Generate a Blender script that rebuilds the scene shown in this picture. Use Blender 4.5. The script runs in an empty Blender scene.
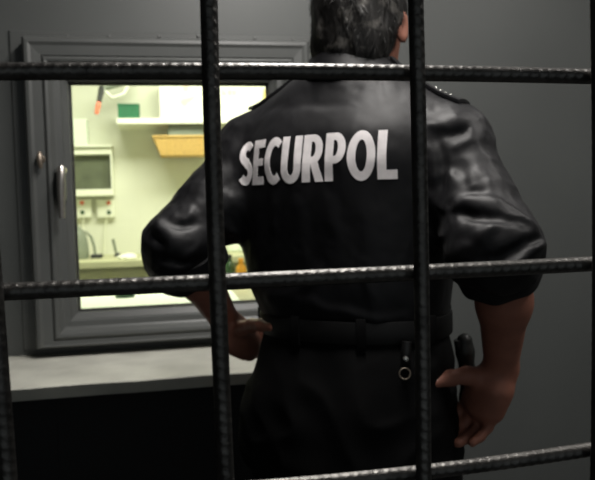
import bpy, bmesh, math, random
import numpy as np
import openvdb
from mathutils import Vector, Matrix
from mathutils.bvhtree import BVHTree

random.seed(4)
rng = np.random.default_rng(7)
SC = bpy.context.scene
COL = SC.collection

# ------------------------------------------------------------------ camera
F = 700.0                                   # focal length in pixels of the 595 px wide frame
RT = np.array([0.98169, -0.18841, -0.02793])
DN = np.array([-0.03676, -0.04352, -0.99838])
FW = np.array([0.18689, 0.98113, -0.04965])
EYE = np.array([-0.0373, -0.5027, 1.27])
cd = bpy.data.cameras.new('camera')
cam = bpy.data.objects.new('camera', cd)
COL.objects.link(cam)
M = Matrix.Identity(4)
for i in range(3):
    M[i][0], M[i][1], M[i][2], M[i][3] = RT[i], -DN[i], -FW[i], EYE[i]
cam.matrix_world = M
cd.sensor_fit = 'HORIZONTAL'
cd.sensor_width = 36.0
cd.lens = 36.0 * F / 595.0
cd.clip_start = 0.02
cd.dof.use_dof = True
cd.dof.focus_distance = 0.68
cd.dof.aperture_fstop = (cd.lens / 1000.0) / 0.0040
SC.camera = cam

# ------------------------------------------------------------------ world, exposure
w = bpy.data.worlds.new('world')
SC.world = w
w.use_nodes = True
w.node_tree.nodes['Background'].inputs[0].default_value = (0.55, 0.6, 0.62, 1)
w.node_tree.nodes['Background'].inputs[1].default_value = 0.37
SC.view_settings.view_transform = 'Standard'
SC.view_settings.look = 'None'
SC.view_settings.exposure = 0.0
SC.view_settings.gamma = 1.0
CELL_LIGHT = 25.0
SIDE_FILL = 9.5
ROOM_LIGHT = 37.0

def area(name, loc, sx, sy, power, col, parent=None):
    d = bpy.data.lights.new(name, 'AREA')
    d.shape = 'RECTANGLE'
    d.size, d.size_y, d.energy, d.color = sx, sy, power, col
    o = bpy.data.objects.new(name, d)
    COL.objects.link(o)
    o.location = loc
    if parent:
        o.parent = parent
    return o
area('cell_lamp_light', (0.27, 0.50, 2.355), 0.14, 1.05, CELL_LIGHT, (1.0, 0.96, 0.92))
area('side_fill_light', (1.35, 0.30, 2.355), 0.14, 1.05, SIDE_FILL, (1.0, 0.96, 0.92))  # unseen second lamp, added to brighten the right sleeve and plain wall
area('room_lamp_light', (0.1, 2.5, 2.36), 1.2, 0.5, ROOM_LIGHT, (1.0, 0.985, 0.86))

# ------------------------------------------------------------------ helpers
def ray(x, y):
    return FW + RT * ((x - 297.5) / F) + DN * ((y - 240) / F)
def P(x, y, d):                             # photo pixel at a depth -> point in the room
    return EYE + d * ray(x, y)
def at(x, y, Y):                            # photo pixel on the upright plane y = Y
    r = ray(x, y)
    return EYE + r * ((Y - EYE[1]) / r[1])

def mat(name, col, rough=0.5, metal=0.0, noise=0.0, scale=30.0, bump=0.0, bscale=200.0, spec=0.5, sheen=0.0, coat=0.0, emit=0.0, stretch=(1, 1, 1)):
    m = bpy.data.materials.new(name)
    m.use_nodes = True
    nt = m.node_tree
    b = nt.nodes['Principled BSDF']
    c = (*col, 1)
    b.inputs['Base Color'].default_value = c
    b.inputs['Roughness'].default_value = rough
    b.inputs['Metallic'].default_value = metal
    b.inputs['Specular IOR Level'].default_value = spec
    if sheen:
        b.inputs['Sheen Weight'].default_value = sheen
        b.inputs['Sheen Roughness'].default_value = 0.4
    if coat:
        b.inputs['Coat Weight'].default_value = coat
        b.inputs['Coat Roughness'].default_value = 0.3
    if emit:
        b.inputs['Emission Color'].default_value = c
        b.inputs['Emission Strength'].default_value = emit
    tc = nt.nodes.new('ShaderNodeTexCoord')
    mp = nt.nodes.new('ShaderNodeMapping')
    mp.inputs['Scale'].default_value = stretch
    nt.links.new(tc.outputs['Object'], mp.inputs['Vector'])
    if noise:
        n = nt.nodes.new('ShaderNodeTexNoise')
        n.inputs['Scale'].default_value = scale
        n.inputs['Detail'].default_value = 5
        nt.links.new(mp.outputs[0], n.inputs['Vector'])
        r = nt.nodes.new('ShaderNodeValToRGB')
        r.color_ramp.elements[0].position = 0.3
        r.color_ramp.elements[1].position = 0.7
        r.color_ramp.elements[0].color = (*[v * (1 - noise) for v in col], 1)
        r.color_ramp.elements[1].color = (*[min(1, v * (1 + noise)) for v in col], 1)
        nt.links.new(n.outputs['Fac'], r.inputs[0])
        nt.links.new(r.outputs[0], b.inputs['Base Color'])
    if bump:
        n2 = nt.nodes.new('ShaderNodeTexNoise')
        n2.inputs['Scale'].default_value = bscale
        n2.inputs['Detail'].default_value = 4
        nt.links.new(mp.outputs[0], n2.inputs['Vector'])
        bp = nt.nodes.new('ShaderNodeBump')
        bp.inputs['Strength'].default_value = bump
        bp.inputs['Distance'].default_value = 0.002
        nt.links.new(n2.outputs['Fac'], bp.inputs['Height'])
        nt.links.new(bp.outputs[0], b.inputs['Normal'])
    return m

MT = {}
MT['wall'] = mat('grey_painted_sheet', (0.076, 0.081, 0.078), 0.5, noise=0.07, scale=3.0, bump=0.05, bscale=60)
MT['wall_low'] = mat('wall_shade_black', (0.006, 0.006, 0.006), 0.7, noise=0.2, scale=5)  # near-black puts the shade under the ledge into the colour; left wall shares it
MT['frame'] = mat('grey_painted_frame', (0.080, 0.084, 0.081), 0.42, noise=0.06, scale=8)
MT['seal'] = mat('black_rubber_seal', (0.01, 0.01, 0.01), 0.6)
MT['concrete'] = mat('worn_stone', (0.49, 0.49, 0.43), 0.75, noise=0.14, scale=9, bump=0.2, bscale=50)
MT['floor'] = mat('dark_concrete_floor', (0.035, 0.035, 0.034), 0.7, noise=0.2, scale=6)
MT['ceil'] = mat('dark_ceiling', (0.05, 0.05, 0.05), 0.8, noise=0.1, scale=6)
MT['steel'] = mat('dark_rebar_steel', (0.085, 0.082, 0.077), 0.36, metal=0.8, noise=0.35, scale=60, bump=0.25, bscale=500)
MT['chrome'] = mat('dull_chrome', (0.55, 0.52, 0.48), 0.3, metal=0.9, noise=0.08, scale=80)
MT['latch'] = mat('worn_brass', (0.30, 0.25, 0.2), 0.4, metal=0.7, noise=0.15, scale=80)
MT['shirt'] = mat('black_uniform_cloth', (0.0042, 0.0042, 0.0052), 0.52, noise=0.15, scale=40, bump=0.12, bscale=900, spec=0.31, sheen=0.02)
MT['trousers'] = mat('black_trouser_cloth', (0.0028, 0.0028, 0.003), 0.75, noise=0.2, scale=40, bump=0.15, bscale=800, spec=0.15)
MT['belt'] = mat('dark_belt_leather', (0.006, 0.006, 0.006), 0.5, noise=0.15, scale=60, spec=0.3)
MT['leather'] = mat('black_leather', (0.008, 0.008, 0.008), 0.45, bump=0.15, bscale=400)
MT['print'] = mat('pale_print', (0.84, 0.80, 0.80), 0.6, noise=0.08, scale=60, bump=0.1, bscale=900)
MT['skin'] = mat('skin', (0.33, 0.135, 0.09), 0.55, noise=0.12, scale=40, bump=0.12, bscale=350, spec=0.4)
MT['nail'] = mat('finger_nail', (0.42, 0.22, 0.17), 0.3)
MT['eye'] = mat('eye_white', (0.7, 0.68, 0.64), 0.2)
MT['iris'] = mat('eye_iris', (0.05, 0.03, 0.02), 0.2)
MT['lip'] = mat('lip', (0.28, 0.09, 0.075), 0.45)
MT['silver'] = mat('silver_stud', (0.75, 0.74, 0.7), 0.25, metal=0.9)
# hair: black with grey streaks that run down the strands
def hair_mat():
    m = mat('greying_hair', (0.02, 0.019, 0.018), 0.5, spec=0.4)
    nt = m.node_tree
    b = nt.nodes['Principled BSDF']
    tc = nt.nodes.new('ShaderNodeTexCoord')
    n = nt.nodes.new('ShaderNodeTexNoise')
    n.inputs['Scale'].default_value = 34
    n.inputs['Detail'].default_value = 6
    nt.links.new(tc.outputs['Object'], n.inputs['Vector'])
    r = nt.nodes.new('ShaderNodeValToRGB')
    r.color_ramp.elements[0].position = 0.56
    r.color_ramp.elements[0].color = (0.013, 0.012, 0.011, 1)
    r.color_ramp.elements[1].position = 0.80
    r.color_ramp.elements[1].color = (0.16, 0.15, 0.135, 1)
    nt.links.new(n.outputs['Fac'], r.inputs[0])
    nt.links.new(r.outputs[0], b.inputs['Base Color'])
    return m
MT['hair'] = hair_mat()
# room beyond the window
MT['cream'] = mat('cream_wall_paint', (0.73, 0.74, 0.62), 0.8, noise=0.04, scale=2)
MT['white'] = mat('white_board', (0.86, 0.88, 0.74), 0.6, noise=0.02, scale=6)
MT['bench'] = mat('pale_olive_bench', (0.50, 0.50, 0.31), 0.6, noise=0.06, scale=8)
MT['desk'] = mat('cream_desk_top', (0.40, 0.385, 0.24), 0.5, noise=0.04, scale=8)
MT['paper'] = mat('paper', (0.80, 0.87, 0.74), 0.8)
MT['green'] = mat('green_plastic', (0.008, 0.13, 0.05), 0.6, noise=0.1, scale=30)
MT['wicker'] = mat('tan_wicker', (0.62, 0.40, 0.12), 0.7, noise=0.2, scale=120, bump=0.4, bscale=260)
MT['panel'] = mat('dark_grey_panel', (0.10, 0.115, 0.065), 0.6, noise=0.2, scale=14)
MT['greygreen'] = mat('grey_metal', (0.22, 0.25, 0.19), 0.45, noise=0.1, scale=20)
MT['black'] = mat('black_plastic', (0.02, 0.022, 0.02), 0.5)
MT['red'] = mat('red_plastic', (0.85, 0.2, 0.1), 0.4)
MT['pink'] = mat('pale_red_print', (0.83, 0.62, 0.5), 0.7)
MT['faint'] = mat('faint_grey_print', (0.62, 0.66, 0.48), 0.7)
MT['orange'] = mat('orange_plastic', (0.8, 0.36, 0.03), 0.4)
MT['dgreen'] = mat('dark_green_glass', (0.04, 0.09, 0.04), 0.2)
MT['yellow'] = mat('yellow_plastic', (0.75, 0.62, 0.2), 0.5)
MT['lamp'] = mat('lamp_diffuser', (1.0, 0.97, 0.9), 0.5, emit=3.0)
MT['lampbody'] = mat('white_lamp_body', (0.7, 0.7, 0.68), 0.5)

def glass_mat():
    m = bpy.data.materials.new('window_glass')
    m.use_nodes = True
    nt = m.node_tree
    nt.nodes.clear()
    out = nt.nodes.new('ShaderNodeOutputMaterial')
    mix = nt.nodes.new('ShaderNodeMixShader')
    fr = nt.nodes.new('ShaderNodeFresnel')
    fr.inputs['IOR'].default_value = 1.45
    tr = nt.nodes.new('ShaderNodeBsdfTransparent')
    tr.inputs['Color'].default_value = (0.95, 0.97, 0.93, 1)
    gl = nt.nodes.new('ShaderNodeBsdfGlossy')
    gl.inputs['Roughness'].default_value = 0.02
    nt.links.new(fr.outputs[0], mix.inputs[0])
    nt.links.new(tr.outputs[0], mix.inputs[1])
    nt.links.new(gl.outputs[0], mix.inputs[2])
    nt.links.new(mix.outputs[0], out.inputs['Surface'])
    return m
MT['glass'] = glass_mat()

def setp(o, label=None, cat=None, group=None, kind=None):
    if label: o['label'] = label
    if cat: o['category'] = cat
    if group: o['group'] = group
    if kind: o['kind'] = kind
    return o
def worldloc(o):
    v = Vector((0, 0, 0))
    while o is not None:
        v = v + o.location
        o = o.parent
    return v
def obj(name, verts, faces, m, parent=None, smooth=False, base=None, mats=None, mids=None):
    me = bpy.data.meshes.new(name)
    o = bpy.data.objects.new(name, me)
    COL.objects.link(o)
    if parent is not None:
        o.parent = parent
        off = np.array(worldloc(parent))
    else:
        off = np.array(base if base is not None else (0, 0, 0), dtype=float)
        o.location = off
    v = np.asarray(verts, dtype=float) - off
    me.from_pydata(v.tolist(), [], [list(map(int, f)) for f in faces])
    me.update()
    for mm in (mats or [m]):
        me.materials.append(MT[mm])
    if mids is not None:
        me.polygons.foreach_set('material_index', np.asarray(mids, dtype=np.int32))
    if smooth:
        me.polygons.foreach_set('use_smooth', np.ones(len(me.polygons), dtype=bool))
    return o
def empty(name, loc):
    o = bpy.data.objects.new(name, None)
    COL.objects.link(o)
    o.location = loc
    o.empty_display_size = 0.05
    return o

class MB:
    def __init__(s):
        s.v, s.f = [], []
    def add(s, v, f):
        n = len(s.v)
        s.v += [tuple(p) for p in v]
        s.f += [tuple(i + n for i in q) for q in f]
        return s
    def bm(s, bm):
        bm.verts.ensure_lookup_table()
        bm.verts.index_update()
        s.add([v.co[:] for v in bm.verts], [[v.index for v in f.verts] for f in bm.faces])
        bm.free()
        return s
    def box(s, x0, x1, y0, y1, z0, z1, bev=0.0, seg=2):
        bm = bmesh.new()
        bmesh.ops.create_cube(bm, size=1)
        for v in bm.verts:
            v.co = Vector(((x0 + x1) / 2 + v.co.x * (x1 - x0), (y0 + y1) / 2 + v.co.y * (y1 - y0), (z0 + z1) / 2 + v.co.z * (z1 - z0)))
        if bev:
            bmesh.ops.bevel(bm, geom=bm.edges[:] , offset=bev, segments=seg, affect='EDGES', profile=0.5)
        return s.bm(bm)
    def lathe(s, c, prof, n=24, axis='z', ang0=0.0):
        c = np.array(c, dtype=float)
        v, f = [], []
        for (r, h) in prof:
            for k in range(n):
                a = 2 * math.pi * k / n
                q = (r * math.cos(a), r * math.sin(a), h)
                if axis == 'y': q = (q[0], q[2], q[1])
                if axis == 'x': q = (q[2], q[0], q[1])
                v.append(c + q)
        m = len(prof)
        for i in range(m - 1):
            for k in range(n):
                f.append((i * n + k, i * n + (k + 1) % n, (i + 1) * n + (k + 1) % n, (i + 1) * n + k))
        f.append(tuple(range(n))[::-1])
        f.append(tuple((m - 1) * n + k for k in range(n)))
        return s.add(v, f)
    def tube(s, pts, r, n=10):
        pts = [np.array(p, dtype=float) for p in pts]
        rs = r if isinstance(r, (list, tuple)) else [r] * len(pts)
        v, f = [], []
        ref = None
        for i, p in enumerate(pts):
            t = pts[min(i + 1, len(pts) - 1)] - pts[max(i - 1, 0)]
            t = t / np.linalg.norm(t)
            if ref is None:
                ref = np.cross(t, (0, 0, 1) if abs(t[2]) < 0.9 else (1, 0, 0))
            ref = ref - t * np.dot(ref, t)
            ref = ref / np.linalg.norm(ref)
            b = np.cross(t, ref)
            for k in range(n):
                a = 2 * math.pi * k / n
                v.append(p + rs[i] * (ref * math.cos(a) + b * math.sin(a)))
        for i in range(len(pts) - 1):
            for k in range(n):
                f.append((i * n + k, i * n + (k + 1) % n, (i + 1) * n + (k + 1) % n, (i + 1) * n + k))
        f.append(tuple(range(n))[::-1])
        f.append(tuple((len(pts) - 1) * n + k for k in range(n)))
        return s.add(v, f)
    def ring(s, x0, x1, z0, z1, wl, wr, wb, wt, prof):
        """picture-frame sweep: prof = [(fraction across from outside 0 to inside 1, y)] closed, mitred corners"""
        v, f = [], []
        for (t, y) in prof:
            X0, X1, Z0, Z1 = x0 + wl * t, x1 - wr * t, z0 + wb * t, z1 - wt * t
            v += [(X0, y, Z0), (X1, y, Z0), (X1, y, Z1), (X0, y, Z1)]
        m = len(prof)
        for i in range(m):
            j = (i + 1) % m
            for k in range(4):
                l = (k + 1) % 4
                f.append((i * 4 + k, i * 4 + l, j * 4 + l, j * 4 + k))
        return s.add(v, f)
    def obj(s, name, m, parent=None, smooth=False, base=None):
        o = obj(name, s.v, s.f, m, parent, smooth, base)
        bm = bmesh.new()
        bm.from_mesh(o.data)
        bmesh.ops.recalc_face_normals(bm, faces=bm.faces)
        bm.to_mesh(o.data)
        bm.free()
        if smooth == 'auto' or smooth:
            try:
                o.data.set_sharp_from_angle(angle=math.radians(38))
            except Exception:
                pass
        return o

# ================================================================== SETTING
W = 1.45                                    # plane of the cell's back wall
WT = 0.10                                   # its thickness
GX0, GX1, GZ0, GZ1 = -0.269, 0.260, 1.003, 1.609      # clear glass
FX0, FX1, FZ0, FZ1 = -0.376, 0.372, 0.916, 1.720      # outer frame of the window

# wall with the window hole, joined in one mesh
hx0, hx1, hz0, hz1 = FX0 + 0.03, FX1 - 0.03, FZ0 + 0.03, FZ1 - 0.03
m = MB()
XL, XR, HC = -1.6, 2.2, 2.45
for (a, b, c, d) in ((XL, hx0, 0, HC), (hx1, XR, 0, HC), (hx0, hx1, 0, hz0), (hx0, hx1, hz1, HC)):
    m.box(a, b, W, W + WT, c, d)
setp(m.obj('wall_back', 'wall'), kind='structure')
m = MB().box(XL, XR, -2.2, 3.75, -0.1, 0.0)
setp(m.obj('floor', 'floor'), kind='structure')
m = MB().box(XL, XR, -2.2, W + WT, HC, HC + 0.1)
setp(m.obj('ceiling', 'ceil'), kind='structure')
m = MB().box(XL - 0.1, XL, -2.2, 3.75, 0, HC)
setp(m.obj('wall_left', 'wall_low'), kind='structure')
m = MB().box(XR, XR + 0.1, -2.2, 3.75, 0, HC)
setp(m.obj('wall_right', 'wall'), kind='structure')
# room beyond
BY = 3.5
m = MB().box(XL, XR, BY, BY + 0.1, 0, HC)
setp(m.obj('wall_far', 'cream'), kind='structure')
m = MB().box(XL, XR, W + WT, BY + 0.1, HC, HC + 0.1)
setp(m.obj('ceiling_far', 'white'), kind='structure')
m = MB().box(XL + 0.001, XL + 0.03, W + WT, BY, 0, HC)
setp(m.obj('wall_far_left', 'cream'), kind='structure')
m = MB().box(XR - 0.03, XR - 0.001, W + WT, BY, 0, HC)
setp(m.obj('wall_far_right', 'cream'), kind='structure')
m = MB()
for (a, b, c, d) in ((XL, hx0, 0, HC), (hx1, XR, 0, HC), (hx0, hx1, 0, hz0), (hx0, hx1, hz1, HC)):
    m.box(a, b, W + WT, W + WT + 0.012, c, d)
setp(m.obj('wall_front_lining', 'cream'), kind='structure')

# added panel below the ledge, near-black to stand for the ledge's shade
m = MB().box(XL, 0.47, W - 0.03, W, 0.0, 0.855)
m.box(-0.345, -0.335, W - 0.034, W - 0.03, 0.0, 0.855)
setp(m.obj('shade_panel_1', 'wall_low'), kind='structure')

# ---- window_1: flange, outer frame, sash, pane, latch, handle
win = empty('window_1', (0, W, FZ0))
setp(win, 'grey metal framed window lit from the bright room behind it', 'window', kind='structure')
m = MB()
m.ring(-0.414, 0.400, FZ0 - 0.01, 1.745, 0.05, 0.05, 0.03, 0.045, [(0, W - 0.0005), (0, W - 0.004), (0.06, W - 0.006), (1, W - 0.006), (1, W - 0.0005)])
m.obj('flange', 'frame', win)
for px in (25, 67, 109, 159, 198, 255, 293):
    p = at(px, 36.5 + max(0, px - 200) * 0.035, W - 0.006)
    MB().lathe((p[0], W - 0.006, p[2]), [(0.0046, 0.001), (0.0046, -0.001), (0.0034, -0.0034), (0.001, -0.0042)], 12, 'y').obj('rivet', 'frame', win, True)
m = MB()
m.ring(FX0, FX1, FZ0, FZ1, 0.048, 0.048, 0.02, 0.052,
       [(0, W + 0.02), (0, W - 0.050), (0.07, W - 0.062), (0.18, W - 0.069), (0.34, W - 0.070), (0.5, W - 0.066), (0.97, W - 0.064), (1, W - 0.061), (1, W + 0.02)])
m.obj('window_frame', 'frame', win)
sx0, sx1, sz0, sz1 = FX0 + 0.048, FX1 - 0.048, FZ0 + 0.020, FZ1 - 0.052
m = MB()
m.ring(sx0, sx1, sz0, sz1, GX0 - sx0, sx1 - GX1, GZ0 - sz0, sz1 - GZ1,
       [(0, W + 0.03), (0, W - 0.0605), (0.05, W - 0.065), (0.13, W - 0.068), (0.24, W - 0.066), (0.40, W - 0.052), (0.48, W - 0.048), (0.68, W - 0.046), (0.76, W - 0.038), (0.97, W - 0.026), (1, W - 0.018), (1, W + 0.03)])
sash = m.obj('sash', 'frame', win)
m = MB()
m.ring(GX0 - 0.004, GX1 + 0.004, GZ0 - 0.004, GZ1 + 0.004, 0.008, 0.008, 0.008, 0.008, [(0, W + 0.008), (0, W - 0.014), (1, W - 0.012), (1, W + 0.008)])
m.obj('seal', 'seal', sash)
MB().box(GX0 - 0.004, GX1 + 0.004, W + 0.0, W + 0.006, GZ0 - 0.004, GZ1 + 0.004).obj('pane', 'glass', win)
# small pivot latch on the outer frame
p = at(40.5, 159, W - 0.07)
lt = MB().lathe((p[0], W - 0.062, p[2]), [(0.011, 0.0), (0.011, -0.006), (0.008, -0.009), (0.006, -0.016), (0.003, -0.018)], 20, 'y').obj('latch', 'latch', win, True)
MB().tube([(p[0], W - 0.077, p[2] + 0.016), (p[0], W - 0.083, p[2] + 0.006), (p[0] + 0.001, W - 0.084, p[2] - 0.014), (p[0] + 0.002, W - 0.081, p[2] - 0.024)], [0.005, 0.0075, 0.0065, 0.004], 12).obj('latch_lever', 'latch', lt, True)
# sash handle: block at the top, lever hanging down
p = at(60, 172, W - 0.075)
hd = MB().box(p[0] - 0.012, p[0] + 0.012, W - 0.074, W - 0.046, p[2] - 0.075, p[2] + 0.012, 0.004).obj('handle_plate', 'frame', win, True)
MB().tube([(p[0] + 0.006, W - 0.070, p[2] + 0.004), (p[0] + 0.006, W - 0.094, p[2] + 0.004)], [0.011, 0.0105], 16).obj('handle_boss', 'chrome', hd, True)
q = [(p[0] + 0.006, W - 0.094, p[2] + 0.012), (p[0] + 0.006, W - 0.098, p[2] + 0.000), (p[0] + 0.005, W - 0.099, p[2] - 0.03), (p[0] + 0.004, W - 0.098, p[2] - 0.075), (p[0] + 0.003, W - 0.096, p[2] - 0.118)]
MB().tube(q, [0.008, 0.0105, 0.0095, 0.0085, 0.0065], 14).obj('handle_lever', 'chrome', hd, True)

# stone ledge in front of the wall
nx = 180
prof = [(W, 0.857), (1.1060, 0.857), (1.1035, 0.8585), (1.0868, 0.8875), (1.0895, 0.8902), (W, 0.8905)]  # front face slopes under, shaped so to make it darker
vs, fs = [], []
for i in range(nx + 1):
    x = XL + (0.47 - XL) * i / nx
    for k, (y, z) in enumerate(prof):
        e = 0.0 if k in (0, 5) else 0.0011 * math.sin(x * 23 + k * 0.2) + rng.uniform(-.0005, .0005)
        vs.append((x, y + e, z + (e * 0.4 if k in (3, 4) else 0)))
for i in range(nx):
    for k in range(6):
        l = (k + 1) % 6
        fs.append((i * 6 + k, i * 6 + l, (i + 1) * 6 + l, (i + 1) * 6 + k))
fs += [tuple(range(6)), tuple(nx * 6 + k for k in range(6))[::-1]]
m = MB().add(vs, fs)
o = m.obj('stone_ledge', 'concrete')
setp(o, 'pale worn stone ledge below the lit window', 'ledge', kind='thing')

# ceiling lamps; the second is an added fill for the right sleeve
for lx, ly, lab in ((0.27, 0.50, 'long narrow white lamp box on the cell ceiling above the guard'), (1.35, 0.30, 'narrow white lamp box added out of view over the plain wall to brighten the right sleeve')):
    cl = empty('ceiling_lamp', (lx, ly, HC))
    setp(cl, lab, 'lamp', 'lamps on the cell ceiling')
    MB().box(lx - 0.085, lx + 0.085, ly - 0.56, ly + 0.56, 2.375, HC, 0.008).obj('lamp_body', 'lampbody', cl)
    MB().box(lx - 0.07, lx + 0.07, ly - 0.54, ly + 0.54, 2.362, 2.376, 0.004).obj('diffuser', 'lamp', cl)
rl = empty('ceiling_lamp', (0.1, 2.5, HC))
setp(rl, 'wide white lamp box on the ceiling of the bright room', 'lamp')
MB().box(-0.52, 0.72, 2.23, 2.77, 2.38, HC, 0.008).obj('lamp_body', 'lampbody', rl)
MB().box(-0.5, 0.70, 2.25, 2.75, 2.367, 2.381, 0.004).obj('diffuser', 'lamp', rl)

# ================================================================== REBAR GRILLE
def rebar(name, path, parent, ph):
    """path: function t (metres along) -> centre point; two rows of crescent ribs and two lengthwise ribs"""
    fn, t0, t1 = path
    n, k = int((t1 - t0) / 0.0014), 24
    v = np.zeros((n, k, 3))
    for i in range(n):
        t = t0 + (t1 - t0) * i / (n - 1)
        c = np.array(fn(t))
        d = np.array(fn(t + 0.001)) - np.array(fn(t - 0.001))
        d /= np.linalg.norm(d)
        a = np.cross(d, (0, 1, 0)); a /= np.linalg.norm(a)
        b = np.cross(d, a)
        th = np.arange(k) * 2 * math.pi / k
        half = (th > math.pi)
        s = (t + 0.0022 * (th % math.pi) + np.where(half, 0.0037, 0) + ph) / 0.0078
        s = s - np.round(s)
        env = np.sin(th % math.pi) ** 0.6
        rib = np.exp(-(s / 0.17) ** 2) * env * 0.00058
        lon = (np.exp(-((np.abs(((th + math.pi) % (2 * math.pi)) - math.pi)) / 0.13) ** 2) + np.exp(-((th - math.pi) / 0.13) ** 2)) * 0.0006
        r = 0.0056 + np.maximum(rib, lon)
        v[i] = c + (np.cos(th) * r)[:, None] * a + (np.sin(th) * r)[:, None] * b
    f = []
    for i in range(n - 1):
        for j in range(k):
            l = (j + 1) % k
            f.append((i * k + j, i * k + l, (i + 1) * k + l, (i + 1) * k + j))
    f.append(tuple(range(k)))
    f.append(tuple((n - 1) * k + j for j in range(k))[::-1])
    return obj(name, v.reshape(-1, 3), f, 'steel', parent, True)

gr = empty('rebar_grille', (0.075, 0.0, 0.0))
setp(gr, 'dark square grille of ribbed steel bars in front of the guard', 'grille')
def vx(c2, c1, c0):
    return lambda t: (c0 + c1 * (t - 1.27) + c2 * max(-.25, min(.25, t - 1.27)) ** 2, -0.0062, t)
for i, c in enumerate(((0, 0, -0.455), (0, 0, -0.303), (0, -0.0251, -0.1519), (0.033, -0.0003, -0.0014), (-0.0306, 0.0008, 0.1513), (-0.0517, 0.0032, 0.2998), (0, 0, 0.452), (0, 0, 0.604), (0, 0, 0.756))):
    vertical = rebar('vertical_bar', (vx(*c), 0.0, HC), gr, i * 0.0031)
def hz(c2, c1, c0):
    return lambda t: (t, 0.0062, c0 + c1 * max(-.25, min(.32, t)) + c2 * max(-.25, min(.32, t)) ** 2)
for i, c in enumerate(((0, 0, 1.519), (-0.0355, 0.005, 1.3676), (0.0078, -0.0012, 1.2158), (0.1416, -0.0336, 1.0615), (0, 0, 0.910))):
    rebar('horizontal_bar', (hz(*c), -0.53, 0.83), gr, i * 0.0023)

# ================================================================== PERSON (signed distance fields -> meshes)
PSI = math.radians(38)
AX = np.array([0.298, 0.728])
EU = np.array([math.cos(PSI), -math.sin(PSI), 0.0])
EV = np.array([math.sin(PSI), math.cos(PSI), 0.0])
def L(u, v, z):
    return np.array([AX[0], AX[1], 0]) + u * EU + v * EV + np.array([0, 0, z])
def loc(p):
    q = p - np.array([AX[0], AX[1], 0])
    return q @ EU, q @ EV, p[..., 2]
def smin(a, b, k):
    h = np.clip(0.5 + 0.5 * (b - a) / k, 0, 1)
    return b + (a - b) * h - k * h * (1 - h)
def smax(a, b, k):
    return -smin(-a, -b, k)
def cone(p, a, b, r1, r2):
    a, b = np.asarray(a), np.asarray(b)
    d = b - a
    h = np.clip(((p - a) @ d) / (d @ d), 0, 1)
    return np.linalg.norm(p - a - h[..., None] * d, axis=-1) - (r1 + (r2 - r1) * h)
def chain(p, pts, rs, k=0.01):
    d = None
    for i in range(len(pts) - 1):
        e = cone(p, pts[i], pts[i + 1], rs[i], rs[i + 1])
        d = e if d is None else smin(d, e, k)
    return d
def ell(p, c, R, r):                        # ellipsoid, R rows = axes
    q = (p - c) @ np.asarray(R).T
    k0 = np.linalg.norm(q / r, axis=-1)
    k1 = np.linalg.norm(q / (np.asarray(r) ** 2), axis=-1)
    return k0 * (k0 - 1) / np.maximum(k1, 1e-9)
def sections(p, tab, n=2.3):
    u, v, z = loc(p)
    T = np.array(tab)
    a, b = np.interp(z, T[:, 0], T[:, 1]), np.interp(z, T[:, 0], T[:, 2])
    cu, cv = np.interp(z, T[:, 0], T[:, 3]), np.interp(z, T[:, 0], T[:, 4])
    u, v = u - cu, v - cv
    f = ((np.abs(u) / a) ** n + (np.abs(v) / b) ** n) ** (1 / n)
    rho = np.sqrt(u * u + v * v)
    return np.where(f > 1e-4, rho * (1 - 1 / np.maximum(f, 1e-4)), -np.minimum(a, b)) * 0.92
def smooth_tab(tab, n=60):                  # Catmull-like smoothing of the section table
    T = np.array(tab)
    z = np.linspace(T[0, 0], T[-1, 0], n)
    out = np.stack([z] + [np.interp(z, T[:, 0], T[:, i]) for i in range(1, 5)], 1)
    for _ in range(6):
        out[1:-1, 1:] = (out[:-2, 1:] + 2 * out[1:-1, 1:] + out[2:, 1:]) / 4
    return out
_N = rng.random((32, 32, 32))
def vnoise(q):
    i = np.floor(q).astype(int)
    f = q - i
    f = f * f * (3 - 2 * f)
    r = 0
    for dx in (0, 1):
        for dy in (0, 1):
            for dz in (0, 1):
                wgt = (f[..., 0] if dx else 1 - f[..., 0]) * (f[..., 1] if dy else 1 - f[..., 1]) * (f[..., 2] if dz else 1 - f[..., 2])
                r = r + wgt * _N[(i[..., 0] + dx) % 32, (i[..., 1] + dy) % 32, (i[..., 2] + dz) % 32]
    return r * 2 - 1
def seg_dist(p, a, b):
    a, b = np.asarray(a), np.asarray(b)
    d = b - a
    h = np.clip(((p - a) @ d) / (d @ d), 0, 1)
    return np.linalg.norm(p - a - h[..., None] * d, axis=-1), h
def trace(fn, x, y, d0=0.7, d1=1.9):        # where the sight line through a pixel meets a surface
    r = ray(x, y)
    ln = np.linalg.norm(r)
    d = d0
    for _ in range(160):
        s = float(fn((EYE + d * r)[None])[0])
        if s < 0.0004: break
        d += s * 0.7 / ln
        if d > d1: return None
    return EYE + d * r
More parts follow.
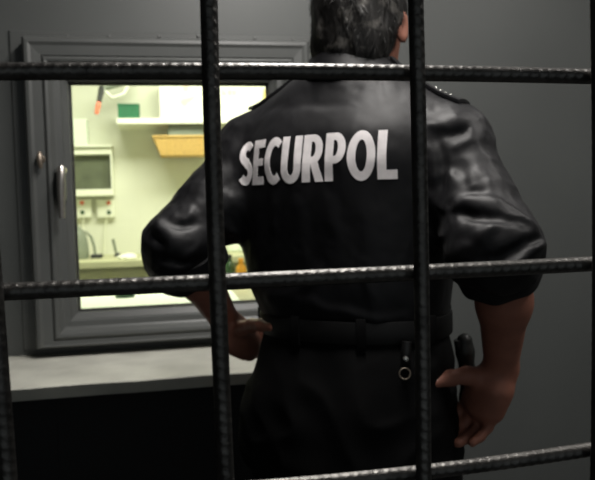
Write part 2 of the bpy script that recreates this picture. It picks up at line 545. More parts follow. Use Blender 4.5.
def polygonise(fn, lo, hi, vox, K=4):
    """mesh the zero surface of fn: a coarse pass finds the cells near it, the fine pass fills only those"""
    lo, hi = np.asarray(lo, float), np.asarray(hi, float)
    nb = np.ceil((hi - lo) / (vox * K)).astype(int) + 1
    n = nb * K
    cx = [(np.arange(nb[i]) * K + (K - 1) / 2) * vox + lo[i] for i in range(3)]
    C = np.stack(np.meshgrid(*cx, indexing='ij'), -1)
    cd_ = fn(C.reshape(-1, 3)).reshape(nb)
    far = vox * 6
    g = np.where(cd_ > 0, far, -far).astype(np.float32)
    g = g.repeat(K, 0).repeat(K, 1).repeat(K, 2)
    act = np.argwhere(np.abs(cd_) < vox * K * 2.1 + 0.012)
    o = np.stack(np.meshgrid(*[np.arange(K)] * 3, indexing='ij'), -1).reshape(-1, 3)
    for i in range(0, len(act), 6000):
        idx = (act[i:i + 6000, None, :] * K + o[None]).reshape(-1, 3)
        val = fn(idx * vox + lo)
        g[idx[:, 0], idx[:, 1], idx[:, 2]] = np.clip(val, -far, far)
    G = openvdb.FloatGrid(background=float(far))
    G.copyFromArray(g)
    v, q = G.convertToQuads(isovalue=0.0)
    return v * vox + lo, q[:, ::-1]
def sdf_obj(name, fn, lo, hi, vox, m, parent, **kw):
    v, q = polygonise(fn, lo, hi, vox)
    return obj(name, v, q, m, parent, True, **kw)

# ---- joints, read off the photograph at plausible depths
SR, SL = P(450, 150, 1.17), P(251, 155, 1.345)
ER, EL = P(496, 251, 1.07), P(179, 248, 1.26)
WR, WL = P(501, 368, 1.185), P(226, 322, 1.395)
NECK = L(0.0, 0.0, 1.50)
HC_ = P(358, 29, 1.265) + EV * 0.012        # head centre
HYAW = math.radians(39)
HX = np.array([math.cos(HYAW), -math.sin(HYAW), 0]); HYv = np.array([math.sin(HYAW), math.cos(HYAW), 0]); HZ = np.array([0, 0, 1.0])
HR = np.array([HX, HYv, HZ])
def H(x, y, z):
    return HC_ + x * HX + y * HYv + z * HZ

# ---- hands
def right_hand(p):
    d = chain(p, [WR, P(492, 386, 1.19), P(483, 404, 1.20)], [0.028, 0.030, 0.030], 0.02)
    d = smin(d, cone(p, P(497, 392, 1.175), P(493, 412, 1.18), 0.021, 0.018), 0.02)
    d = smin(d, cone(p, P(480, 384, 1.205), P(470, 400, 1.225), 0.022, 0.016), 0.02)
    th = chain(p, [P(487, 378, 1.185), P(467, 375.5, 1.175), P(450, 378, 1.17), P(436, 383, 1.165)], [0.020, 0.0145, 0.0125, 0.009], 0.008)
    d = smin(d, th, 0.012)
    for k in ([(471, 400, 1.225), (458, 412, 1.235), (448, 424, 1.225), (441, 433, 1.21)],
              [(477, 406, 1.215), (466, 422, 1.22), (455, 433, 1.208), (447, 439, 1.195)],
              [(485, 411, 1.20), (477, 428, 1.202), (467, 438, 1.19), (459, 443, 1.178)],
              [(493, 412, 1.182), (488, 427, 1.183), (480, 437, 1.174), (472, 443, 1.165)]):
        i = (k[0][0] > 490)
        f = chain(p, [P(*q) for q in k], [0.0125, 0.0105, 0.0095, 0.0078] if not i else [0.011, 0.0092, 0.0083, 0.007], 0.004)
        d = smin(d, f, 0.005)
    return d
def left_hand(p):
    d = chain(p, [WL, P(236, 334, 1.405), P(246, 342, 1.425)], [0.027, 0.031, 0.031], 0.02)
    d = smin(d, cone(p, P(233, 342, 1.40), P(246, 350, 1.42), 0.022, 0.018), 0.02)
    th = chain(p, [P(238, 331, 1.385), P(252, 325.5, 1.315), P(262, 325, 1.270), P(272, 327, 1.238)], [0.018, 0.0125, 0.0115, 0.0085], 0.008)
    d = smin(d, th, 0.012)
    for j in range(4):
        b = P(247 + 1.0 * j, 334 + 7 * j, 1.43)
        k1, k2, k3 = b + 0.034 * np.array([0.35, 0.92, -0.1]), b + 0.06 * np.array([0.62, 0.76, -0.15]), b + 0.078 * np.array([0.8, 0.6, -0.2])
        f = chain(p, [b, k1, k2, k3], [0.0125, 0.0105, 0.0092, 0.0075], 0.004)
        d = smin(d, f, 0.005)
    return d
def head(p):
    q = (p - HC_) @ HR.T
    d = ell(p, H(0, -0.004, 0.028), HR, (0.073, 0.094, 0.088))
    d = smin(d, ell(p, H(0, 0.022, -0.035), HR, (0.058, 0.068, 0.075)), 0.03)
    d = smin(d, cone(p, H(-0.032, 0.03, -0.085), H(0.032, 0.03, -0.085), 0.022, 0.022), 0.03)
    d = smin(d, ell(p, H(0, 0.078, -0.098), HR, (0.022, 0.018, 0.016)), 0.02)
    d = smin(d, cone(p, H(-0.03, 0.082, 0.022), H(0.03, 0.082, 0.022), 0.009, 0.009), 0.015)
    d = smin(d, cone(p, H(0, 0.088, 0.010), H(0, 0.112, -0.034), 0.008, 0.012), 0.010)
    for s in (-1, 1):
        d = smin(d, ell(p, H(s * 0.013, 0.098, -0.036), HR, (0.009, 0.009, 0.008)), 0.006)
        d = smax(d, -ell(p, H(s * 0.032, 0.094, 0.004), HR, (0.016, 0.010, 0.010)), 0.008)
        d = smin(d, ell(p, H(s * 0.032, 0.077, 0.004), HR, (0.0125, 0.0125, 0.0125)), 0.002)
        ec = H(s * 0.078, 0.002, -0.004)
        eR = np.array([HX * 0.92 - s * -0.0 * HYv, HYv, HZ])
        tl = math.radians(28)
        ax0 = HX * math.cos(tl) * s + HYv * -math.sin(tl)
        ax1 = HYv * math.cos(tl) + HX * s * math.sin(tl)
        eR = np.array([np.cross(ax1, HZ), ax1, HZ])
        out = ell(p, ec + ax0 * 0.001, eR, (0.0065, 0.0165, 0.030))
        out = smax(out, -ell(p, ec + ax0 * 0.012 + HYv * 0.004, eR, (0.007, 0.012, 0.023)), 0.004)
        d = smin(d, out, 0.006)
    d = smin(d, cone(p, H(-0.017, 0.0865, -0.062), H(0.017, 0.0865, -0.062), 0.0065, 0.0065), 0.008)
    d = smin(d, cone(p, H(-0.015, 0.086, -0.073), H(0.015, 0.086, -0.073), 0.007, 0.007), 0.006)
    return d
LEG = [(0.095, 0.0, 0.86, 0.082), (0.10, 0.012, 0.50, 0.052), (0.105, -0.012, 0.09, 0.04)]
CORE = smooth_tab([(0.80, 0.15, 0.115, 0, 0), (1.04, 0.140, 0.10, 0, 0), (1.20, 0.15, 0.108, 0, 0), (1.36, 0.165, 0.105, 0, 0), (1.42, 0.13, 0.085, 0, 0), (1.47, 0.075, 0.06, 0, 0), (1.50, 0.055, 0.055, 0, 0)])
EBR, EBL = P(506, 254, 1.07), P(182, 249, 1.26)     # the bare elbows inside the sleeves
FR, FL = EBR + (WR - EBR) * 0.40, EBL + (WL - EBL) * 0.35
def body(p):
    d = sections(p, CORE)
    d = smax(d, p[..., 2] - 1.49, 0.02)
    d = smax(d, 0.80 - p[..., 2], 0.03)
    d = smin(d, cone(p, L(0, 0.0, 1.43), H(0.0, -0.012, -0.055), 0.062, 0.057), 0.03)
    d = smin(d, head(p), 0.025)
    for S, E, Fm, Wr in ((SR, EBR, FR, WR), (SL, EBL, FL, WL)):
        d = smin(d, cone(p, S, E, 0.045, 0.040), 0.03)
        d = smin(d, chain(p, [E, Fm, Wr], [0.040, 0.041, 0.027], 0.02), 0.012)
    d = smin(d, right_hand(p), 0.012)
    d = smin(d, left_hand(p), 0.012)
    for s in (-1, 1):
        pts = [L(s * q[0], q[1], q[2]) for q in LEG]
        d = smin(d, chain(p, pts, [q[3] for q in LEG], 0.04), 0.03)
        d = smin(d, cone(p, L(s * 0.105, -0.02, 0.05), L(s * 0.12, 0.14, 0.035), 0.034, 0.022), 0.02)
    return d

person_base = L(0, 0, 0.0)
v1, q1 = polygonise(body, (-0.25, 0.40, 0.0), (0.80, 1.10, 1.74), 0.0042)
me_c = v1[q1].mean(1)
mids = np.zeros(len(q1), dtype=int)
for s in (-1, 1):
    ed = np.linalg.norm(me_c - H(s * 0.032, 0.077, 0.004), axis=1)
    front = (me_c - HC_) @ HYv
    mids[(ed < 0.0138) & (front > 0.084)] = 1
    mids[np.linalg.norm(me_c - H(s * 0.032, 0.0895, 0.004), axis=1) < 0.0055] = 2
lipc = (me_c - HC_) @ HR.T
mids[(np.abs(lipc[:, 0]) < 0.02) & (lipc[:, 1] > 0.088) & (np.abs(lipc[:, 2] + 0.0675) < 0.009)] = 3
for tip in (P(436, 383, 1.165),):
    mids[(np.linalg.norm(me_c - tip, axis=1) < 0.0095) & ((me_c - tip)[:, 2] > 0.004)] = 4
person = obj('person', v1, q1, 'skin', None, True, base=person_base, mats=['skin', 'eye', 'iris', 'lip', 'nail'], mids=mids)
setp(person, 'guard in black short sleeved uniform, back turned, hands on hips, facing the lit window', 'person')

# ---- shirt
SH = smooth_tab([(1.04, 0.160, 0.122, 0, 0), (1.075, 0.171, 0.131, 0, 0), (1.12, 0.184, 0.136, -0.006, -0.003), (1.19, 0.194, 0.138, -0.010, -0.003), (1.27, 0.199, 0.139, -0.009, -0.004),
                 (1.34, 0.196, 0.136, 0, -0.006), (1.39, 0.186, 0.124, 0, -0.006), (1.43, 0.155, 0.104, 0, -0.004), (1.465, 0.115, 0.085, 0, 0), (1.50, 0.078, 0.072, 0, 0.004), (1.53, 0.068, 0.068, 0, 0.008)], 90)
AR = ER + (WR - ER) / np.linalg.norm(WR - ER) * 0.039        # where the sleeves end
AL = EL + (WL - EL) / np.linalg.norm(WL - EL) * 0.040
def shirt_plain(p):
    d = sections(p, SH, 2.35)
    d = smax(d, 1.070 - p[..., 2], 0.012)
    d = smax(d, p[..., 2] - 1.515, 0.01)
    for s, S in ((1, SR), (-1, SL)):
        d = smin(d, cone(p, L(s * 0.055, 0.0, 1.458), S + np.array([0, 0, 0.012]), 0.056, 0.058), 0.045)
    aR = chain(p, [SR, SR + (ER - SR) * 0.55, ER + np.array([-0.004, 0, 0.004]), AR], [0.069, 0.058, 0.068, 0.058], 0.03)
    aL = chain(p, [SL, SL + (EL - SL) * 0.55, EL, AL], [0.060, 0.060, 0.062, 0.060], 0.03)
    # flat sleeve ends
    for nm in (0, 1):
        E_, A_, a_ = (ER, AR, aR) if nm == 0 else (EL, AL, aL)
        n_ = (A_ - E_) / np.linalg.norm(A_ - E_)
        cut = (p - A_) @ n_
        near = np.linalg.norm(p - A_, axis=-1) < 0.16
        a_ = np.where(near, smax(a_, cut, 0.010), a_)
        if nm == 0: aR = a_
        else: aL = a_
    d = smin(d, aR, 0.035)
    d = smin(d, aL, 0.045)
    return d
# folds: (pixel polyline, width, height); negative height is a groove
FOLDS = []
def fold(pts, wd, h):
    w3 = [trace(shirt_plain, x, y) for x, y in pts]
    w3 = [q for q in w3 if q is not None]
    if len(w3) > 1:
        FOLDS.append((w3, wd, h))
# right sleeve
fold([(448, 122), (466, 116), (484, 112)], 0.010, 0.006)
fold([(430, 138), (447, 133), (462, 130), (479, 119)], 0.009, -0.0045)
fold([(442, 158), (456, 166), (472, 182)], 0.013, -0.009)
fold([(450, 160), (452, 150), (470, 140), (488, 134)], 0.009, 0.003)
fold([(452, 200), (470, 198), (492, 203), (512, 212)], 0.011, 0.011)
fold([(456, 214), (480, 214), (505, 222), (520, 226)], 0.009, -0.009)
fold([(515, 212), (526, 218), (534, 226)], 0.008, 0.008)
fold([(466, 240), (490, 228), (508, 222)], 0.010, 0.006)
fold([(484, 258), (505, 252), (528, 242), (540, 232)], 0.008, -0.010)
fold([(488, 268), (512, 262), (534, 250), (544, 240)], 0.007, 0.009)
fold([(450, 246), (462, 238), (476, 230)], 0.010, -0.006)
fold([(470, 172), (476, 190), (472, 204)], 0.012, -0.005)
# left sleeve
fold([(152, 222), (160, 232), (172, 238), (186, 236)], 0.010, 0.010)
fold([(166, 246), (180, 244), (190, 246)], 0.012, 0.011)
fold([(150, 236), (162, 246), (170, 256)], 0.010, -0.008)
fold([(158, 212), (178, 212), (200, 210)], 0.012, 0.007)
fold([(165, 226), (185, 226), (202, 222)], 0.010, -0.007)
fold([(150, 262), (172, 262), (200, 262)], 0.008, -0.008)
# back
fold([(284, 92), (320, 84), (360, 88)], 0.016, 0.003)
fold([(262, 112), (310, 104), (352, 106)], 0.012, -0.0025)
fold([(277, 188), (272, 215), (268, 245)], 0.012, 0.004)
fold([(300, 190), (302, 220), (298, 250)], 0.012, 0.004)
fold([(330, 190), (332, 215), (330, 240)], 0.014, 0.003)
fold([(378, 76), (381, 92), (386, 108)], 0.004, -0.002)
fold([(428, 108), (440, 104), (456, 103)], 0.007, -0.004)
fold([(432, 125), (440, 160), (442, 210)], 0.010, -0.007)
fold([(262, 296), (300, 303), (350, 312), (398, 322)], 0.012, 0.006)
fold([(286, 300), (310, 282), (325, 262)], 0.010, 0.004)
fold([(380, 315), (370, 290), (366, 266)], 0.010, 0.004)
def shirt(p):
    d = shirt_plain(p)
    near = np.abs(d) < 0.03
    q = p[near]
    disp = np.zeros(len(q))
    qo = q
    q = q + 0.008 * np.stack([vnoise(q * 26 + k) for k in (0.0, 7.3, 13.1)], -1)
    for w3, wd, h in FOLDS:
        bd = None
        for a, b in zip(w3[:-1], w3[1:]):
            s, _ = seg_dist(q, a, b)
            bd = s if bd is None else np.minimum(bd, s)
        e1, e2 = np.linalg.norm(q - w3[0], axis=1), np.linalg.norm(q - w3[-1], axis=1)
        tp = np.clip(np.minimum(e1, e2) / (wd * 2.5), 0.0, 1)
        disp += h * tp * np.exp(-(bd / wd) ** 2)
    q = qo
    u, v_, z = loc(q)
    arm = np.clip((np.minimum(seg_dist(q, SR, ER)[0], seg_dist(q, ER, AR)[0]) - 0.09) / -0.02, 0, 1)
    arm = np.maximum(arm, np.clip((np.minimum(seg_dist(q, SL, EL)[0], seg_dist(q, EL, AL)[0]) - 0.09) / -0.02, 0, 1))
    n1 = vnoise(np.stack([u * 22 + 5, v_ * 22, z * 11 + u * 8], -1))
    n2 = vnoise(np.stack([u * 48, v_ * 48 + 9, z * 30 - u * 14], -1))
    n3 = 1 - 2 * np.abs(vnoise(np.stack([u * 17 + z * 12, v_ * 17 + 3, z * 24 - u * 9], -1)))
    n4 = vnoise(np.stack([u * 95 + z * 30, v_ * 95 + 2, z * 70 - u * 40], -1))
    disp += n1 * 0.0022 + n2 * 0.0009 + n4 * 0.0003 + arm * (n3 * 0.0030 + n2 * 0.0004 + n4 * 0.0005)
    d[near] -= disp
    # open ends: neck and sleeves are hollow
    d = smax(d, -cone(p, L(0, 0.004, 1.46), L(0, 0.008, 1.62), 0.060, 0.066), 0.004)
    for E_, A_ in ((ER, AR), (EL, AL)):
        n_ = (A_ - E_) / np.linalg.norm(A_ - E_)
        d = smax(d, -cone(p, A_ - n_ * 0.004, A_ + n_ * 0.08, 0.050, 0.052), 0.004)
    return d
sv, sq = polygonise(shirt, (-0.16, 0.38, 1.05), (0.66, 1.02, 1.54), 0.0032)
shirt_o = obj('shirt', sv, sq, 'shirt', person, True)
shirt_bvh = BVHTree.FromPolygons(sv.tolist(), sq.tolist())
def hit(o_, d_):
    r = shirt_bvh.ray_cast(Vector(o_), Vector(d_))
    return np.array(r[0]) if r[0] is not None else None

# rolled cuffs: two turns of cloth round each sleeve end
for E_, A_, R0 in ((ER, AR, 0.060), (EL, AL, 0.066)):
    n_ = (A_ - E_) / np.linalg.norm(A_ - E_)
    t1 = np.cross(n_, (0, 1, 0.2)); t1 /= np.linalg.norm(t1)
    t2 = np.cross(n_, t1)
    prof = [(-0.034, R0 - 0.010), (-0.030, R0 + 0.004), (-0.012, R0 + 0.0055), (0.004, R0 + 0.005), (0.016, R0 + 0.002), (0.019, R0 - 0.003), (0.016, R0 - 0.010), (-0.004, R0 - 0.013), (-0.03, R0 - 0.013)]
    K = 96
    vs, fs = [], []
    for i, (h, r) in enumerate(prof):
        for k in range(K):
            a = 2 * math.pi * k / K
            wob = 1 + 0.030 * math.sin(2 * a + 0.5) + 0.018 * math.sin(5 * a + h * 60) + 0.010 * math.sin(9 * a + 2 - h * 80)
            hh = h + 0.0035 * math.sin(3 * a + 1) + 0.002 * math.sin(7 * a)
            vs.append(A_ + n_ * hh + (t1 * math.cos(a) + t2 * math.sin(a)) * r * wob)
    for i in range(len(prof)):
        j = (i + 1) % len(prof)
        for k in range(K):
            fs.append((i * K + k, i * K + (k + 1) % K, j * K + (k + 1) % K, j * K + k))
    o = MB().add(vs, fs).obj('cuff', 'shirt', shirt_o, True)

# folded collar round the neck
prof = [(0.060, 1.478), (0.0605, 1.520), (0.062, 1.541), (0.066, 1.5445), (0.0715, 1.540), (0.079, 1.522), (0.089, 1.503), (0.093, 1.4975), (0.090, 1.4945), (0.080, 1.500), (0.072, 1.508), (0.066, 1.49)]
K = 120
vs, fs = [], []
for (r, z) in prof:
    for k in range(K):
        a = 2 * math.pi * k / K
        ca, sa = math.cos(a), math.sin(a)
        fr = max(0.0, sa)                      # front of the neck: collar drops
        zz = z - 0.034 * fr ** 2 + 0.0012 * math.sin(6 * a)
        rr = r * (1 + 0.01 * math.sin(4 * a + 1))
        vs.append(L(rr * ca * 1.03, 0.006 + rr * sa * (1.0 + 0.12 * fr), zz - 0.010))
for i in range(len(prof)):
    j = (i + 1) % len(prof)
    for k in range(K):
        fs.append((i * K + k, i * K + (k + 1) % K, j * K + (k + 1) % K, j * K + k))
MB().add(vs, fs).obj('collar', 'shirt', shirt_o, True)

# shoulder straps
for s, S in ((1, SR), (-1, SL)):
    a0, b0 = L(s * 0.088, 0.004, 1.6), S + np.array([0, 0, 0.2]) + (S - L(0, 0, 1.4)) * np.array([1, 1, 0]) * (0.14 if s > 0 else -0.04)
    fwd = np.cross((b0 - a0) / np.linalg.norm(b0 - a0), (0, 0, 1)); fwd[2] = 0; fwd /= np.linalg.norm(fwd)
    n, wv = 16, 5
    top = np.zeros((n, wv, 3))
    for i in range(n):
        for j in range(wv):
            t = i / (n - 1)
            wd = 0.019 + 0.006 * t
            p0 = a0 + (b0 - a0) * t + fwd * wd * (j / (wv - 1) * 2 - 1)
            h = hit((p0[0], p0[1], 1.75), (0, 0, -1))
            top[i, j] = (p0[0], p0[1], (h[2] if h is not None else 1.42) + 0.002)
    for _ in range(2):
        top[1:-1, :, 2] = np.maximum(top[1:-1, :, 2], (top[:-2, :, 2] + top[2:, :, 2]) / 2)
    vs = np.concatenate([top.reshape(-1, 3) + (0, 0, 0.0055), top.reshape(-1, 3)])
    fs = []
    for i in range(n - 1):
        for j in range(wv - 1):
            q = (i * wv + j, i * wv + j + 1, (i + 1) * wv + j + 1, (i + 1) * wv + j)
            fs += [q, tuple(x + n * wv for x in q[::-1])]
    rim = [(0, j) for j in range(wv)] + [(i, wv - 1) for i in range(1, n)] + [(n - 1, j) for j in range(wv - 2, -1, -1)] + [(i, 0) for i in range(n - 2, 0, -1)]
    for (A, B) in zip(rim, rim[1:] + rim[:1]):
        a_, b_ = A[0] * wv + A[1], B[0] * wv + B[1]
        fs.append((a_, b_, b_ + n * wv, a_ + n * wv))
    ep = MB().add(vs, fs).obj('epaulette', 'shirt', shirt_o, True)
    m = MB()
    for t in (9, 10, 11, 12):
        c = top[t, 2] + (0, 0, 0.0055)
        m.lathe(c, [(0.0022, -0.001), (0.0022, 0.001), (0.0008, 0.0018)], 10)
    m.v = [tuple(x) for x in m.v]
    # the four pips sit as third-level detail inside the strap mesh
    ep.data.materials.append(MT['silver'])
    bm = bmesh.new(); bm.from_mesh(ep.data)
    off = np.array(worldloc(ep))
    nv = [bm.verts.new(tuple(np.array(x) - off)) for x in m.v]
    for f in m.f:
        try:
            ff = bm.faces.new([nv[i] for i in f]); ff.material_index = 1; ff.smooth = True
        except Exception: pass
    bm.to_mesh(ep.data); bm.free()

# ---- lettering on the back: SECURPOL, heavy condensed capitals that follow the cloth
def arc(cx, cy, rx, ry, a0, a1, n=18):
    return [(cx + rx * math.cos(math.radians(a0 + (a1 - a0) * i / n)), cy + ry * math.sin(math.radians(a0 + (a1 - a0) * i / n))) for i in range(n + 1)]
def letter(ch):
    """outlines (outer, holes...) in a box 0..w by 0..1, and w"""
    t, b = 0.23, 0.18
    if ch == 'E':
        return [[(0, 0), (.50, 0), (.50, b), (t, b), (t, .42), (.46, .42), (.46, .58), (t, .58), (t, 1 - b), (.50, 1 - b), (.50, 1), (0, 1)]], .50
    if ch == 'L':
        return [[(0, 0), (.50, 0), (.50, b + .01), (t, b + .01), (t, 1), (0, 1)]], .50
    if ch == 'U':
        o = [(0, 1)] + arc(.31, .30, .31, .315, 180, 360) + [(.62, 1), (.62 - t, 1)] + arc(.31, .30, .10, .135, 0, -180) + [(t, 1)]
        return [o], .62
    if ch == 'O':
        return [arc(.36, .5, .36, .515, 0, 360, 48)[:-1], arc(.36, .5, .145, .325, 0, 360, 36)[:-1]], .72
    if ch == 'C':
        o = arc(.36, .5, .36, .515, 52, 308, 40) + arc(.38, .5, .17, .325, 304, 56, 30)
        return [o], .57
    if ch == 'P':
        o = [(0, 0), (t, 0), (t, .36), (.29, .36)] + arc(.29, .68, .27, .32, -90, 90, 20) + [(0, 1)]
        return [o, [(t, .52), (t, .85)] + arc(.27, .685, .085, .165, 90, -90, 12)], .56
    if ch == 'R':
        o = [(0, 0), (t, 0), (t, .38), (.235, .38), (.375, 0), (.61, 0), (.43, .42)] + arc(.29, .69, .27, .31, -58, 90, 18) + [(0, 1)]
        return [o, [(t, .53), (t, .85)] + arc(.27, .69, .085, .16, 90, -90, 12)], .60
    if ch == 'S':
        # stroked spine
        sp = arc(.28, .72, .17, .185, 35, 270, 20) + arc(.27, .285, .18, .185, 90, -150, 20)[1:]
        o1, o2 = [], []
        for i, p in enumerate(sp):
            a, c = sp[max(i - 1, 0)], sp[min(i + 1, len(sp) - 1)]
            dx, dy = c[0] - a[0], c[1] - a[1]
            ln = math.hypot(dx, dy)
            nx, ny = -dy / ln * 0.098, dx / ln * 0.098
            o1.append((p[0] + nx, p[1] + ny)); o2.append((p[0] - nx, p[1] - ny))
        return [o1 + o2[::-1]], .54
LH = 0.0785                                   # letter height
Z0 = 1.3070                                   # baseline
U_START, U_SCALE = -0.186, 0.071
# surface of the back in (u, z): arc length along u
us = np.linspace(-0.20, 0.20, 161)
def back_pt(u, z):
    return hit(L(u, -0.40, z), EV)
zs = np.linspace(Z0 - 0.015, Z0 + LH + 0.02, 9)
tabv = np.zeros((len(zs), len(us)))
for i, z in enumerate(zs):
    last = -0.05
    for j, u in enumerate(us):
        h = back_pt(u, z)
        val = loc(h)[1] if h is not None else np.nan
        tabv[i, j] = val
    row = tabv[i]
    ok = ~np.isnan(row)
    tabv[i] = np.interp(us, us[ok], row[ok])
mean_v = tabv.mean(0)
sarc = np.concatenate([[0], np.cumsum(np.hypot(np.diff(us), np.diff(mean_v)))])
sarc -= np.interp(0.0, us, sarc)
m = MB()
cur = 0.0
LS = []
for ch in 'SECURPOL':
    outl, wd = letter(ch)
    LS.append((ch, outl, wd, cur))
    cur += wd + 0.045
TW = cur - 0.045
ARC0, ARC1 = -0.178, 0.133                    # start and end of the word along the cloth
letters_tris = []
for ch, outl, wd, x0 in LS:
    cu = bpy.data.curves.new('tmp', 'CURVE')
    cu.dimensions = '2D'; cu.fill_mode = 'BOTH'
    for pl in outl:
        sp = cu.splines.new('POLY')
        sp.points.add(len(pl) - 1)
        for k, (x, y) in enumerate(pl):
            sp.points[k].co = (x, y, 0, 1)
        sp.use_cyclic_u = True
    to = bpy.data.objects.new('tmp', cu)
    COL.objects.link(to)
    bpy.context.view_layer.update()
    dg = bpy.context.evaluated_depsgraph_get()
    me = bpy.data.meshes.new_from_object(to.evaluated_get(dg))
    bm = bmesh.new(); bm.from_mesh(me)
    bmesh.ops.remove_doubles(bm, verts=bm.verts, dist=1e-5)
    for k in range(1, 12):
        bmesh.ops.bisect_plane(bm, geom=bm.verts[:] + bm.edges[:] + bm.faces[:], plane_co=(k * 0.07, 0, 0), plane_no=(1, 0, 0))
    for k in range(1, 10):
        bmesh.ops.bisect_plane(bm, geom=bm.verts[:] + bm.edges[:] + bm.faces[:], plane_co=(0, k * 0.1, 0), plane_no=(0, 1, 0))
    bm.verts.index_update()
    vs = []
    for v in bm.verts:
        s = ARC0 + (ARC1 - ARC0) * (x0 + v.co.x) / TW
        u = float(np.interp(s, sarc, us))
        z = Z0 + LH * v.co.y
        h = back_pt(u, z)
        if h is None:
            h = L(u, float(np.interp(u, us, mean_v)), z)
        # outward normal offset
        du = 0.004
        tv = (np.interp(u + du, us, mean_v) - np.interp(u - du, us, mean_v)) / (2 * du)
        nrm = (tv * EU - EV) / math.hypot(tv, 1)
        vs.append(h + nrm * 0.0008)
    n = len(vs)
    fs = [[v.index for v in f.verts] for f in bm.faces]
    m.add(vs, fs)
    bm.free()
    bpy.data.objects.remove(to); bpy.data.curves.remove(cu); bpy.data.meshes.remove(me)
lt = obj('lettering', m.v, m.f, 'print', shirt_o, False)
lt['label'] = 'pale printed word SECURPOL'
sol = lt.modifiers.new('thickness', 'SOLIDIFY'); sol.thickness = 0.0006; sol.offset = 0.0

# ---- trousers
TR = smooth_tab([(0.70, 0.196, 0.148, -0.02, 0), (0.84, 0.198, 0.152, -0.02, -0.004), (0.93, 0.194, 0.148, -0.014, -0.006), (1.0, 0.181, 0.136, 0, -0.002), (1.05, 0.168, 0.126, 0, 0), (1.095, 0.164, 0.124, 0, 0)], 60)
def trousers(p):
    d = sections(p, TR, 2.2)
    d = smax(d, p[..., 2] - 1.088, 0.004)
    d = smax(d, 0.80 - p[..., 2], 0.03)
    u, v_, z = loc(p)
    legs = None
    for s in (-1, 1):
        e = chain(p, [L(s * 0.097 - 0.018, -0.002, 0.86), L(s * 0.105, 0.010, 0.50), L(s * 0.11, -0.012, 0.075)], [0.108, 0.087, 0.078], 0.05)
        e = smax(e, 0.05 - z, 0.004)
        legs = e if legs is None else np.minimum(legs, e)
    d = smin(d, legs, 0.03)
    near = np.abs(d) < 0.03
    q = p[near]
    uu, vv, zz = loc(q)
    n1 = vnoise(np.stack([uu * 20, vv * 20, zz * 8 + uu * 6], -1))
    n2 = 1 - 2 * np.abs(vnoise(np.stack([uu * 14 + zz * 9, vv * 14 + 4, zz * 17 - uu * 8], -1)))
    d[near] -= n1 * 0.003 + n2 * 0.004 * np.clip((1.04 - zz) / 0.1, 0, 1)
    return d
sdf_obj('trousers', trousers, (-0.02, 0.42, 0.03), (0.62, 1.04, 1.10), 0.005, 'trousers', person)

# ---- belt with keeper
def belt_ring(z, off):
    T = TR
    a, b = np.interp(z, T[:, 0], T[:, 1]) + off, np.interp(z, T[:, 0], T[:, 2]) + off
    pts = []
    for k in range(120):
        t = 2 * math.pi * k / 120
        c, s = math.cos(t), math.sin(t)
        r = ((abs(c) / a) ** 2.2 + (abs(s) / b) ** 2.2) ** (-1 / 2.2)
        pts.append((r * c, r * s))
    return pts
def band(zlo, zhi, o0, o1, k0=0, k1=120, tag='belt', m='belt', parent=None):
    rings = [(zlo, o0), (zlo, o1 - 0.001), (zlo + 0.002, o1), (zhi - 0.002, o1), (zhi, o1 - 0.001), (zhi, o0)]
    vs, fs = [], []
    full = (k1 - k0) >= 120
    idx = list(range(k0, k1 + (0 if full else 1)))
    for z, o_ in rings:
        R_ = belt_ring(1.062, o_)
        for k in idx:
            u, v_ = R_[k % 120]
            vs.append(L(u, v_, z))
    K = len(idx)
    for i in range(6):
        j = (i + 1) % 6
        for k in range(K if full else K - 1):
            l = (k + 1) % K
            fs.append((i * K + k, i * K + l, j * K + l, j * K + k))
    if not full:
        fs.append([i * K for i in range(6)]); fs.append([i * K + K - 1 for i in range(6)][::-1])
    return MB().add(vs, fs).obj(tag, m, parent, True)
belt = band(1.040, 1.077, 0.004, 0.0105, parent=person)
for k in (64, 82, 98, 112, 8, 22):
    band(1.034, 1.083, 0.0100, 0.0145, k, k + 2, 'belt_loop', 'trousers', belt)
band(1.036, 1.081, 0.0105, 0.0165, 28, 33, 'buckle', 'silver', belt)

# ---- shoes
for s in (-1, 1):
    def shoe(p, s=s):
        d = chain(p, [L(s * 0.105, -0.045, 0.05), L(s * 0.112, 0.05, 0.052), L(s * 0.125, 0.17, 0.038)], [0.042, 0.046, 0.036], 0.03)
        d = smin(d, cone(p, L(s * 0.105, -0.02, 0.05), L(s * 0.108, -0.012, 0.11), 0.045, 0.042), 0.02)
        d = smax(d, 0.022 - p[..., 2], 0.004)
        sole = smax(chain(p, [L(s * 0.105, -0.045, 0.012), L(s * 0.112, 0.05, 0.012), L(s * 0.125, 0.17, 0.012)], [0.046, 0.049, 0.04], 0.03), np.abs(p[..., 2] - 0.012) - 0.012, 0.003)
        d = np.minimum(d, sole)
        return smax(d, p[..., 2] - 0.12, 0.004)
    c = L(s * 0.11, 0.06, 0)
    sdf_obj('shoe', shoe, c - (0.2, 0.2, 0.01), c + (0.2, 0.2, 0.14), 0.004, 'leather', person)

